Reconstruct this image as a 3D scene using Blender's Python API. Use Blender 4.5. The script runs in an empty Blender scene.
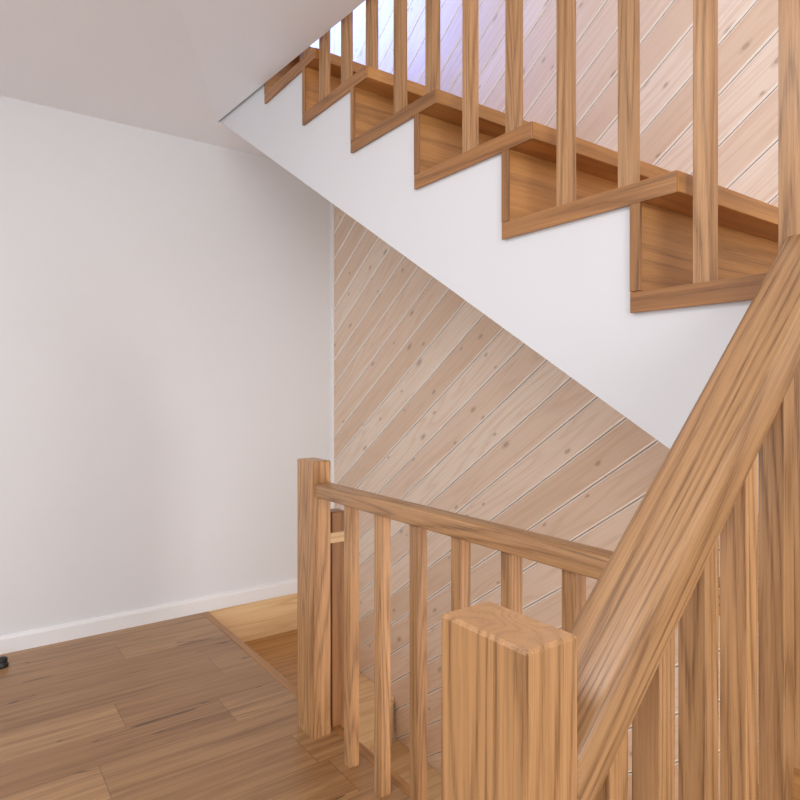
import bpy, bmesh, math, random
from mathutils import Vector, Matrix
random.seed(4)
sc=bpy.context.scene
try:
    sc.view_settings.view_transform='Standard'
except Exception: pass
E=1.148; XS=1.05; X2=1.836; W=3.231; ZC=E+1.2835
XR=X2-.002; WR=W-.002
def col(r,g,b):
    f=lambda c:(c/255/12.92) if c/255<=.04045 else ((c/255+.055)/1.055)**2.4
    return (f(r),f(g),f(b),1)
# ---------------- materials
class NT:
    def __init__(s,name):
        s.m=bpy.data.materials.new(name); s.m.use_nodes=True
        s.t=s.m.node_tree; s.b=s.t.nodes['Principled BSDF']
    def n(s,ty,**k):
        x=s.t.nodes.new(ty)
        for a,v in k.items(): setattr(x,a,v)
        return x
    def l(s,a,b): s.t.links.new(a,b)
    def math(s,op,a,b=None,c=None):
        x=s.n('ShaderNodeMath',operation=op)
        for i,v in enumerate((a,b,c)):
            if v is None: continue
            if isinstance(v,(int,float)): x.inputs[i].default_value=v
            else: s.l(v,x.inputs[i])
        return x.outputs[0]
    def comb(s,*v):
        x=s.n('ShaderNodeCombineXYZ')
        for i,a in enumerate(v):
            if isinstance(a,(int,float)): x.inputs[i].default_value=a
            else: s.l(a,x.inputs[i])
        return x.outputs[0]
    def noise(s,vec,scale=1,detail=2,rough=.5):
        x=s.n('ShaderNodeTexNoise'); s.l(vec,x.inputs['Vector'])
        x.inputs['Scale'].default_value=scale; x.inputs['Detail'].default_value=detail
        x.inputs['Roughness'].default_value=rough
        return x.outputs[0]
    def ramp(s,fac,stops):
        x=s.n('ShaderNodeValToRGB'); s.l(fac,x.inputs[0])
        e=x.color_ramp.elements
        while len(e)<len(stops): e.new(.5)
        for i,(p,c) in enumerate(stops):
            e[i].position=p; e[i].color=c if not isinstance(c,(int,float)) else (c,c,c,1)
        return x.outputs[0]
    def mix(s,f,a,b,bt='MIX'):
        x=s.n('ShaderNodeMix',data_type='RGBA',blend_type=bt)
        if isinstance(f,(int,float)): x.inputs[0].default_value=f
        else: s.l(f,x.inputs[0])
        for i,v in ((6,a),(7,b)):
            if isinstance(v,tuple): x.inputs[i].default_value=v
            else: s.l(v,x.inputs[i])
        return x.outputs[2]
    def bump(s,h,st=.2,d=.002):
        x=s.n('ShaderNodeBump'); x.inputs['Strength'].default_value=st; x.inputs['Distance'].default_value=d
        s.l(h,x.inputs['Height']); s.l(x.outputs[0],s.b.inputs['Normal'])
def paint(name,c,rough=.6):
    t=NT(name); tc=t.n('ShaderNodeTexCoord')
    n=t.noise(tc.outputs['Object'],2.0,3)
    cc=t.ramp(n,[(.3,tuple(x*.98 for x in c[:3])+(1,)),(.7,c)])
    t.l(cc,t.b.inputs['Base Color']); t.b.inputs['Roughness'].default_value=rough
    t.bump(t.noise(tc.outputs['Object'],260,2),.04,.001)
    return t.m
def wood(name,light,mid,dark,axis,ring=11,rough=.34,fib=.75,gs=1.0,ringamt=.5):
    t=NT(name); tc=t.n('ShaderNodeTexCoord'); oi=t.n('ShaderNodeObjectInfo')
    sp=t.n('ShaderNodeSeparateXYZ'); t.l(tc.outputs['Object'],sp.inputs[0])
    off=t.math('MULTIPLY',oi.outputs['Random'],37.0)
    comps=[sp.outputs[0],sp.outputs[1],sp.outputs[2]]
    def vec(ac,al):
        o=[]
        for i in range(3):
            o.append(t.math('ADD',t.math('MULTIPLY',comps[i],al if i==axis else ac),off))
        return t.comb(*o)
    # damp figure on end grain
    ns=t.n('ShaderNodeSeparateXYZ'); t.l(tc.outputs['Normal'],ns.inputs[0])
    eg=t.math('GREATER_THAN',t.math('ABSOLUTE',ns.outputs[axis]),.8)
    keep=t.math('SUBTRACT',1.0,t.math('MULTIPLY',eg,.6))
    n1=t.noise(vec(10*gs,.6*gs),1,2,.4)
    jit=t.noise(vec(160,7),1,2,.6)
    n1=t.math('ADD',n1,t.math('MULTIPLY',jit,.02))
    r=t.math('FRACT',t.math('MULTIPLY',n1,ring))
    ringc=t.ramp(r,[(0,1.),(.14,.6),(.3,.08),(.6,.0),(.85,.3),(1.0,1.)])
    pore=t.noise(vec(330,8),1,3,.75)
    fr=t.ramp(pore,[(.48,0.0),(.57,1.0)])
    streak=t.noise(vec(130,1.4),1,3,.65)
    stc=t.ramp(streak,[(.40,0.0),(.64,1.0)])
    broad=t.noise(vec(3,.8),1,2)
    c=t.mix(t.ramp(broad,[(.3,0.),(.7,1.)]),light,mid)
    c=t.mix(t.math('MULTIPLY',t.math('MULTIPLY',ringc,ringamt),keep),c,dark)
    c=t.mix(t.math('MULTIPLY',t.math('MULTIPLY',stc,.22),keep),c,dark)
    pm=t.math('MULTIPLY',fr,t.math('ADD',t.math('MULTIPLY',ringc,.5),.25))
    c=t.mix(t.math('MULTIPLY',t.math('MULTIPLY',pm,fib),keep),c,tuple(x*.7 for x in dark[:3])+(1,))
    v=t.math('ADD',t.math('MULTIPLY',oi.outputs['Random'],.26),.88)
    hs=t.n('ShaderNodeHueSaturation'); t.l(c,hs.inputs['Color']); t.l(v,hs.inputs['Value'])
    t.l(hs.outputs[0],t.b.inputs['Base Color']); t.b.inputs['Roughness'].default_value=rough
    t.bump(t.math('ADD',pore,t.math('MULTIPLY',ringc,-.6)),.14,.0015)
    return t.m
A_L,A_M,A_D=col(200,155,110),col(182,137,92),col(118,80,48)
ASH=[wood('ash_wood_'+'xyz'[i],A_L,A_M,A_D,i,ring=15) for i in range(3)]
T_L,T_M,T_D=col(198,146,88),col(180,126,70),col(122,77,38)
OAK=[wood('oak_tread_'+'xyz'[i],T_L,T_M,T_D,i,ring=6,fib=.5,ringamt=.38) for i in range(3)]
EDGE=[wood('oak_edging_'+'xyz'[i],col(176,126,78),col(160,110,64),col(104,66,36),i,ring=8,fib=.6) for i in range(3)]
P_L,P_M,P_D=col(238,208,164),col(230,196,146),col(196,150,98)
PINE=[wood('pine_step_'+'xyz'[i],P_L,P_M,P_D,i,ring=6,fib=.2) for i in range(3)]
WHITE=paint('white_paint',col(224,225,229))
WALLM=paint('wall_paint',col(229,230,233),.55)
CEILM=paint('ceiling_paint',col(240,241,246),.7)
TRIM=paint('trim_paint',col(242,242,243),.35)
AL=math.radians(35); PW=.122
def panelmat():
    t=NT('whitewashed_pine_panelling'); g=t.n('ShaderNodeNewGeometry')
    sp=t.n('ShaderNodeSeparateXYZ'); t.l(g.outputs['Position'],sp.inputs[0])
    Y,Z=sp.outputs[1],sp.outputs[2]
    a=t.math('ADD',t.math('MULTIPLY',Y,-math.cos(AL)),t.math('MULTIPLY',Z,math.sin(AL)))
    b=t.math('ADD',t.math('MULTIPLY',Y,math.sin(AL)),t.math('MULTIPLY',Z,math.cos(AL)))
    q=t.math('DIVIDE',b,PW); idn=t.math('FLOOR',q); fb=t.math('FRACT',q)
    wn=t.n('ShaderNodeTexWhiteNoise',noise_dimensions='1D'); t.l(idn,wn.inputs['W'])
    rnd=wn.outputs[0]; off=t.math('MULTIPLY',rnd,50)
    base=t.ramp(rnd,[(0,col(224,198,174)),(.5,col(233,211,191)),(1,col(242,226,210))])
    v=t.comb(t.math('ADD',t.math('MULTIPLY',a,.7),off),t.math('MULTIPLY',b,9),idn)
    n=t.noise(v,1,2,.4)
    ring=t.ramp(t.math('FRACT',t.math('MULTIPLY',n,12)),[(0,.9),(.15,.1),(.6,0.),(1.,.9)])
    c=t.mix(t.math('MULTIPLY',ring,.34),base,col(206,167,134))
    v2=t.comb(t.math('ADD',t.math('MULTIPLY',a,4),off),t.math('MULTIPLY',b,190),0.)
    f=t.ramp(t.noise(v2,1,3,.6),[(.4,0.),(.7,1.)])
    c=t.mix(t.math('MULTIPLY',f,.25),c,col(204,167,138))
    vo=t.n('ShaderNodeTexVoronoi',voronoi_dimensions='2D'); vo.inputs['Scale'].default_value=1
    wob=t.noise(t.comb(a,b,0.),40,2,.5)
    t.l(t.comb(t.math('ADD',t.math('ADD',t.math('MULTIPLY',a,4.6),off),t.math('MULTIPLY',wob,.06)),t.math('MULTIPLY',b,9.5),0.),vo.inputs['Vector'])
    s2=t.n('ShaderNodeSeparateColor'); t.l(vo.outputs['Color'],s2.inputs[0])
    sel=t.math('GREATER_THAN',s2.outputs[0],.38)
    size=t.math('ADD',t.math('MULTIPLY',s2.outputs[1],1.5),.8)
    dist=t.math('MULTIPLY',vo.outputs['Distance'],size)
    k=t.ramp(dist,[(0.02,.6),(.05,.9),(.07,.4),(.15,0.)])
    k=t.math('MULTIPLY',t.math('MULTIPLY',k,sel),.8)
    c=t.mix(k,c,col(152,120,96))
    dd=t.math('ABSOLUTE',t.math('SUBTRACT',t.math('FRACT',t.math('ADD',fb,.5)),.5))
    gr=t.math('LESS_THAN',dd,.056)
    c=t.mix(t.math('MULTIPLY',gr,.9),c,col(252,245,238))
    gk=t.math('LESS_THAN',dd,.013)
    c=t.mix(t.math('MULTIPLY',gk,.5),c,col(160,132,110))
    t.l(c,t.b.inputs['Base Color']); t.b.inputs['Roughness'].default_value=.5
    t.bump(f,.06,.001)
    return t.m
PANEL=panelmat()
def floormat():
    t=NT('laminate_floor'); g=t.n('ShaderNodeNewGeometry')
    sp=t.n('ShaderNodeSeparateXYZ'); t.l(g.outputs['Position'],sp.inputs[0])
    X,Y=sp.outputs[0],sp.outputs[1]
    q=t.math('DIVIDE',Y,.19); row=t.math('FLOOR',q); fy=t.math('FRACT',q)
    w=t.n('ShaderNodeTexWhiteNoise',noise_dimensions='1D'); t.l(row,w.inputs['W'])
    q2=t.math('ADD',t.math('DIVIDE',X,2.2),t.math('MULTIPLY',w.outputs[0],7)); cx=t.math('FLOOR',q2); fx=t.math('FRACT',q2)
    w2=t.n('ShaderNodeTexWhiteNoise',noise_dimensions='2D'); t.l(t.comb(row,cx,0.),w2.inputs['Vector'])
    rnd=w2.outputs[0]; off=t.math('MULTIPLY',rnd,40)
    base=t.ramp(rnd,[(0,col(164,123,82)),(.5,col(176,135,92)),(1,col(190,149,104))])
    n=t.noise(t.comb(t.math('ADD',t.math('MULTIPLY',X,.8),off),t.math('MULTIPLY',Y,9),off),1,3,.5)
    ring=t.ramp(t.math('FRACT',t.math('MULTIPLY',n,8)),[(0,.8),(.15,.1),(.6,0.),(1.,.8)])
    c=t.mix(t.math('MULTIPLY',ring,.36),base,col(124,84,50))
    n2=t.noise(t.comb(t.math('ADD',t.math('MULTIPLY',X,1.3),off),t.math('MULTIPLY',Y,30),off),1,4,.6)
    c=t.mix(t.math('MULTIPLY',t.ramp(n2,[(.5,0.),(.66,1.)]),.55),c,col(108,72,42))
    n4=t.noise(t.comb(t.math('ADD',t.math('MULTIPLY',X,.8),off),t.math('MULTIPLY',Y,70),off),1,3,.6)
    c=t.mix(t.math('MULTIPLY',t.ramp(n4,[(.4,0.),(.65,1.)]),.3),c,col(124,84,50))
    f=t.noise(t.comb(t.math('MULTIPLY',X,6),t.math('MULTIPLY',Y,240),off),1,2,.6)
    c=t.mix(t.math('MULTIPLY',t.ramp(f,[(.4,0.),(.7,1.)]),.25),c,col(124,84,50))
    n3=t.noise(t.comb(t.math('ADD',t.math('MULTIPLY',X,.9),off),t.math('MULTIPLY',Y,12),off),1,2,.5)
    cr=t.math('LESS_THAN',t.math('ABSOLUTE',t.math('SUBTRACT',n3,.61)),.005)
    c=t.mix(t.math('MULTIPLY',cr,.7),c,col(74,46,28))
    s1=t.math('LESS_THAN',fy,.010); s2=t.math('LESS_THAN',fx,.0012)
    c=t.mix(t.math('MULTIPLY',t.math('MAXIMUM',s1,s2),.5),c,col(84,54,32))
    t.l(c,t.b.inputs['Base Color']); t.b.inputs['Roughness'].default_value=.34
    t.bump(f,.05,.001)
    return t.m
FLOORM=floormat()
def plain(name,c,rough=.5,emit=0):
    t=NT(name); tc=t.n('ShaderNodeTexCoord')
    cc=t.ramp(t.noise(tc.outputs['Object'],20),[(.3,c),(.7,tuple(min(1,x*1.08) for x in c[:3])+(1,))])
    t.l(cc,t.b.inputs['Base Color']); t.b.inputs['Roughness'].default_value=rough
    if emit:
        t.l(cc,t.b.inputs['Emission Color']); t.b.inputs['Emission Strength'].default_value=emit
    return t.m
BLACK=plain('black_rubber',(.012,.012,.013,1),.45)
SKY=plain('daylight_glazing',(.38,.54,1.,1),.3,1.3)
# ---------------- mesh helpers
def link(o,parent=None):
    sc.collection.objects.link(o)
    if parent: o.parent=parent
    return o
def empty(name):
    e=bpy.data.objects.new(name,None); return link(e)
def finish(bm,name,mat,parent=None,bev=0,seg=2,M=None,origin=None):
    bmesh.ops.recalc_face_normals(bm,faces=bm.faces)
    if bev:
        ed=[e for e in bm.edges if len(e.link_faces)==2 and e.calc_face_angle(0)>.35]
        bmesh.ops.bevel(bm,geom=ed,offset=bev,segments=seg,affect='EDGES',profile=.5)
    me=bpy.data.meshes.new(name); 
    if M is not None: bm.transform(M.inverted())
    elif origin is not None: bm.transform(Matrix.Translation(-Vector(origin)))
    bm.to_mesh(me); bm.free(); me.materials.append(mat)
    o=bpy.data.objects.new(name,me)
    if M is not None: o.matrix_world=M
    elif origin is not None: o.location=origin
    if bev and seg>2:
        for p in me.polygons: p.use_smooth=True
        try: me.set_sharp_from_angle(angle=.6)
        except Exception: pass
    link(o,parent); return o
def addbox(bm,a,b):
    x0,y0,z0=a;x1,y1,z1=b
    v=[bm.verts.new(p) for p in ((x0,y0,z0),(x1,y0,z0),(x1,y1,z0),(x0,y1,z0),(x0,y0,z1),(x1,y0,z1),(x1,y1,z1),(x0,y1,z1))]
    for f in ((3,2,1,0),(4,5,6,7),(0,1,5,4),(1,2,6,5),(2,3,7,6),(3,0,4,7)): bm.faces.new([v[i] for i in f])
def box(name,a,b,mat,parent=None,bev=0.002,seg=2):
    bm=bmesh.new(); addbox(bm,a,b)
    c=[(a[i]+b[i])/2 for i in range(3)]
    return finish(bm,name,mat,parent,bev,seg,origin=c)
def boxes(name,lst,mat,parent=None):
    bm=bmesh.new()
    for a,b in lst: addbox(bm,a,b)
    return finish(bm,name,mat,parent)
def prism(name,pts,axis,lo,hi,mat,parent=None,bev=0,seg=2,M=None):
    """pts 2-D polygon extruded along axis (0: pts=(y,z), 1: (x,z), 2: (x,y))"""
    bm=bmesh.new()
    def P(p,t):
        return ((t,p[0],p[1]),(p[0],t,p[1]),(p[0],p[1],t))[axis]
    A=[bm.verts.new(P(p,lo)) for p in pts]; B=[bm.verts.new(P(p,hi)) for p in pts]
    n=len(pts)
    bm.faces.new(A); bm.faces.new(B[::-1])
    for i in range(n): bm.faces.new((A[i],A[(i+1)%n],B[(i+1)%n],B[i]))
    return finish(bm,name,mat,parent,bev,seg,M=M)
def post(name,a,b,mat,parent,ch=.004):
    """square newel with slightly chamfered cap"""
    bm=bmesh.new(); addbox(bm,a,b)
    top=[e for e in bm.edges if all(abs(v.co.z-b[2])<1e-6 for v in e.verts)]
    bmesh.ops.bevel(bm,geom=top,offset=ch,segments=1,affect='EDGES')
    ver=[e for e in bm.edges if abs(e.verts[0].co.z-e.verts[1].co.z)>.3]
    bmesh.ops.bevel(bm,geom=ver,offset=.0018,segments=2,affect='EDGES')
    return finish(bm,name,mat,parent,0,origin=[(a[i]+b[i])/2 for i in range(3)])
# ---------------- room shell
bm=bmesh.new()
addbox(bm,(-2.6,-2.6,-.28),(XS,W,0))
finish(bm,'floor',FLOORM)
wx0,wx1,wz0,wz1=1.14,1.76,2.95,4.3
boxes('wall_back',[((-2.6,W,-2.2),(X2+.15,W+.12,wz0)),((-2.6,W,wz0),(wx0,W+.12,wz1)),((wx1,W,wz0),(X2+.15,W+.12,wz1)),((-2.6,W,wz1),(X2+.15,W+.12,4.9))],WALLM)
win=empty('window_1')
boxes('frame',[((wx0,W+.02,wz0),(wx0+.05,W+.08,wz1)),((wx1-.05,W+.02,wz0),(wx1,W+.08,wz1)),((wx0+.05,W+.02,wz0),(wx1-.05,W+.08,wz0+.05)),((wx0+.05,W+.02,wz1-.05),(wx1-.05,W+.08,wz1))],TRIM,win)
box('pane',(wx0+.05,W+.05,wz0+.05),(wx1-.05,W+.056,wz1-.05),SKY,win,0)
bm=bmesh.new()
d=Vector((0,-math.cos(AL),math.sin(AL))); nn=Vector((0,math.sin(AL),math.cos(AL)))
y0,y1,z0,z1=-1.0,W,-2.2,4.9
for k in range(-25,60):
    b0=k*PW+.0015; b1=(k+1)*PW-.0015; ch=.0045
    sec=[(b0,X2+.012),(b0,X2+ch),(b0+ch,X2),(b1-ch,X2),(b1,X2+ch),(b1,X2+.012)]
    A=[bm.verts.new(Vector((x,0,0))+nn*b+d*-9) for b,x in sec]
    B=[bm.verts.new(Vector((x,0,0))+nn*b+d*9) for b,x in sec]
    for i in range(6): bm.faces.new((A[i],A[(i+1)%6],B[(i+1)%6],B[i]))
for co,no in (((0,y0,0),(0,-1,0)),((0,y1,0),(0,1,0)),((0,0,z0),(0,0,-1)),((0,0,z1),(0,0,1))):
    bmesh.ops.bisect_plane(bm,geom=bm.verts[:]+bm.edges[:]+bm.faces[:],plane_co=co,plane_no=no,clear_outer=True)
addbox(bm,(X2+.009,y0,z0),(X2+.14,y1,z1))
finish(bm,'wall_right',PANEL)
box('trim_1',(X2-.016,W-.016,-.2),(X2,W,4.8),TRIM,None,.001)
# ceiling
bm=bmesh.new()
CX=1.04
P0=(CX,2.936,ZC); k=.516
P2=(CX-k*3.436,-.5,ZC); P1=(CX,-.5,ZC-.063*3.436)
v=[bm.verts.new(p) for p in ((-2.6,-.5,ZC),P2,P0,(CX,W,ZC),(-2.6,W,ZC),P1)]
bm.faces.new(v[:5]); bm.faces.new((v[1],v[5],v[2]))
u=[bm.verts.new((x,y,ZC+.3)) for x,y in ((-2.6,-.5),(CX,-.5),(CX,W),(-2.6,W))]
bm.faces.new(u); bm.faces.new((v[5],v[2],v[3],u[2],u[1])); bm.faces.new((v[0],v[1],v[5],u[1],u[0])); bm.faces.new((v[0],v[4],u[3],u[0])); bm.faces.new((v[4],v[3],u[2],u[3]))
finish(bm,'ceiling',CEILM)
box('ceiling_stair_return',(CX,2.945,ZC),(X2,W,ZC+.02),CEILM,None,0)
prism('baseboard_back',[(W,0),(W-.016,0),(W-.016,.062),(W-.012,.072),(W,.076)],0,-2.6,X2-.016,TRIM)
# ---------------- upper staircase
ST=empty('staircase')
RUN=.3386; RISE=.2048; Y=lambda i:.7056+RUN*i
ZB=lambda i:E+.147+RISE*i; TT=.038; TX=1.048
N=8
for i in range(N):
    ys=.45 if i==0 else Y(i-1)-.094
    box('tread_%d'%(i+1),(TX,ys,ZB(i)),(XR,min(Y(i),WR),ZB(i)+TT),OAK[0],ST,.0018)
    if i<N-1: box('riser_%d'%(i+1),(TX,Y(i)-.02,ZB(i)+TT),(XR,Y(i),ZB(i+1)),OAK[0],ST,.001)
    ye=min(Y(i),WR)
    box('tread_edge_%d'%(i+1),(TX-.006,ys+.001,ZB(i)-.002),(TX-.0002,ye,ZB(i)+TT-.0008),EDGE[1],ST,.001)
    if i<N-1: box('riser_edge_%d'%(i+1),(TX-.006,Y(i)-.0215,ZB(i)+TT),(TX-.0002,Y(i)+.001,ZB(i+1)-.002),EDGE[2],ST,.001)
box('tread_front',(1.12,.28,ZB(0)),(XR,.449,ZB(0)+TT),OAK[0],ST,.003)
zb=lambda y:E-.1078+.603*(y-.629)
pts=[(.45,zb(.45)),(.45,ZB(0))]
for i in range(N-1):
    pts+= [(Y(i),ZB(i)),(Y(i),ZB(i+1))]
pts+=[(WR,ZB(N-1)),(WR,zb(W))]
prism('stringer',pts,0,XS+.002,XS+.04,WHITE,ST)
prism('soffit',[(.46,zb(.46)+.004),(.46,zb(.46)+.03),(2.93,zb(2.93)+.03),(2.93,zb(2.93)+.004)],0,XS+.04,XR,WHITE,ST)
h=.19; yn=-.47; yf=.44
for i in range(3):
    x0=.474+.204*i
    box('lower_tread_%d'%(i+1),(x0-.03,yn,h*(i+1)-TT),(x0+.204 if i<2 else 1.08,yf,h*(i+1)),OAK[1],ST,.003)
    box('lower_riser_%d'%(i+1),(x0,yn+.01,h*i),(x0+.02,yf-.01,h*(i+1)-TT),OAK[1],ST,.001)
wd=[[(1.09,.33),(1.09,-.47),(1.45,-.47)],[(1.09,.33),(1.45,-.47),(XR,-.47),(XR,-.1)],[(1.12,.33),(XR,-.1),(XR,.3)]]
for i,p in enumerate(wd):
    prism('winder_%d'%(i+1),p,2,h*(4+i)-.19,h*(4+i),OAK[1],ST)
# ---------------- upper railing
UR=empty('stair_railing')
S=.015
pitch=lambda y:ZB(0)+TT+RISE/RUN*(y-.367)
for kk in range(0,11):
    y=.578+.1525*kk
    i=0
    while i<N-1 and y-S>=Y(i)-.094: i+=1
    box('baluster_%d'%(kk+1),(1.06,y-S,ZB(i)+TT),(1.09,y+S,pitch(y)+.86),ASH[2],UR,.0015)
ya,yb=.449,2.2
al=math.atan2(RISE,RUN)
M=Matrix.Translation((1.075,ya,pitch(ya)+.88))@Matrix.Rotation(al,4,'X')
prism('handrail',[(ya,pitch(ya)+.85),(yb,pitch(yb)+.85),(yb,pitch(yb)+.92),(ya,pitch(ya)+.92)],0,1.048,1.102,ASH[1],UR,.008,3,M=M)
post('newel_post',(XS,.335,.0),(1.116,.449,E+1.22),ASH[2],UR)
# ---------------- near railing
NR=empty('stair_railing')
post('newel_post',(.39,.361,0),(.456,.475,E-.2185),ASH[2],NR,.0035)
rz=lambda x:E+.268+.96*(x-1.08)
ra=math.atan(.96)
M=Matrix.Translation((.456,.4,rz(.456)))@Matrix.Rotation(-ra,4,'Y')
prism('handrail',[(.4565,rz(.4565)-.078),(1.0495,rz(1.0495)-.078),(1.0495,rz(1.0495)),(.4565,rz(.4565))],1,.3625,.4375,ASH[0],NR,.006,4,M=M)
for kk,x in enumerate((.548,.634,.728,.826,.93)):
    step=min(1+int((x-.474+.03)//.204),3)
    box('baluster_%d'%(kk+1),(x-.0155,.383,h*step),(x+.0155,.417,rz(x)-.07),ASH[2],NR,.0015)
# ---------------- landing balustrade
LB=empty('landing_balustrade')
post('newel_post',(.967,1.833,0),(1.033,1.949,E-.235),ASH[2],LB)
box('handrail',(.972,.45,E-.352),(1.028,1.833,E-.307),ASH[1],LB,.004,3)
for kk in range(7):
    y=1.645-.1685*kk
    box('baluster_%d'%(kk+1),(.983,y-.017,0),(1.017,y+.017,E-.352),ASH[2],LB,.0015)
LR=empty('stair_railing')
box('newel_post',(1.054,1.86,-.62),(1.107,1.92,E-.416),EDGE[2],LR,.003)
box('bracket',(1.034,1.858,E-.52),(1.110,1.87,E-.485),PINE[0],LR,.001)
# ---------------- lower staircase
LS=empty('staircase')
px,py=XS+.03,1.95
wy=W-.017
ws=[[(px,py),(px,wy),(1.72,wy)],[(px,py),(1.72,wy),(XR,wy),(XR,2.6)],[(px,py),(XR,2.6),(XR,py)]]
for i,p in enumerate(ws):
    z=-.205*(i+1)
    prism('winder_tread_%d'%(i+1),p,2,z-.035,z,OAK[0] if i==0 else PINE[0],LS,.003)
    q=[(px+ (c[0]-px)*.985,py+(c[1]-py)*.985) for c in p]
    prism('winder_riser_%d'%(i+1),q,2,z-.205,z-.036,PINE[0],LS)
for i in range(7):
    z=-.205*(4+i)
    box('tread_%d'%(i+1),(px,1.95-.26*(i+1),z-.035),(XR,1.95-.26*i+.03,z),PINE[0],LS,.003)
    box('riser_%d'%(i+1),(px,1.95-.26*i,z),(XR,1.95-.26*i+.018,z+.17),PINE[0],LS,.001)
box('side_panel',(px,W-.016,-.62),(X2-.017,W-.002,-.001),PINE[0],LS,.001)
box('inner_stringer',(XS+.002,-.2,-1.6),(px-.001,WR,-.024),PINE[1],LS,.001)
box('landing_nosing',(XS+.001,-.2,-.022),(px+.006,WR-.016,.0005),OAK[1],LS,.002)
# ---------------- door stop
bm=bmesh.new()
prof=[(0,.0),(.022,.0),(.024,.004),(.024,.012),(.020,.016),(.020,.026),(.0215,.031),(.018,.037),(.010,.041),(0,.042)]
seg=24; rings=[]
for r,z in prof:
    if r==0: rings.append([bm.verts.new((0,0,z))])
    else: rings.append([bm.verts.new((r*math.cos(2*math.pi*j/seg),r*math.sin(2*math.pi*j/seg),z)) for j in range(seg)])
for a,b in zip(rings,rings[1:]):
    for j in range(seg):
        j2=(j+1)%seg
        if len(a)==1: bm.faces.new((a[0],b[j],b[j2]))
        elif len(b)==1: bm.faces.new((a[j],a[j2],b[0]))
        else: bm.faces.new((a[j],a[j2],b[j2],b[j]))
o=finish(bm,'door_stop',BLACK); o.location=(.175,3.07,0)
for p in o.data.polygons: p.use_smooth=True
# ---------------- lights
def area(name,loc,target,size,power,c,sy=None):
    l=bpy.data.lights.new(name,'AREA'); l.energy=power; l.color=c; l.size=size
    if sy: l.shape='RECTANGLE'; l.size_y=sy
    o=bpy.data.objects.new(name,l); o.location=loc
    o.rotation_euler=(Vector(target)-Vector(loc)).to_track_quat('-Z','Y').to_euler(); link(o); return o
area('ceiling_fill',(-.6,1.0,ZC-.03),(-.6,1.0,0),.9,18,(1,.97,.96))  # unseen fill just below the ceiling, added to light the hall walls
area('room_fill',(-1.0,-2.7,1.4),(.9,1.8,1.3),2.2,62,(.95,.965,1),1.8)  # big soft fill added behind the camera to brighten panelling and front faces
area('upstairs_lamp',(.3,-.6,4.4),(1.8,.4,2.1),.7,34,(1,.96,.93))
area('window_daylight',(1.40,W-.05,3.45),(1.836,2.1,2.8),.5,32,(.10,.27,1),.9)
area('downstairs_fill',(1.45,-.6,.15),(1.4,2.4,-.4),.5,18,(1,.95,.9))  # added fill that brightens the dim lower steps, no known fixture there
w=bpy.data.worlds.new('World'); sc.world=w; w.use_nodes=True
w.node_tree.nodes['Background'].inputs[0].default_value=(.935,.965,1,1)
w.node_tree.nodes['Background'].inputs[1].default_value=1.2
# ---------------- camera
c=bpy.data.cameras.new('camera'); c.sensor_width=36; c.lens=625.7/800*36; c.shift_y=-.0125; c.clip_start=.01
co=bpy.data.objects.new('camera',c); co.location=(0,0,E); co.rotation_euler=(math.pi/2,0,-math.radians(35.72)); link(co)
sc.camera=co
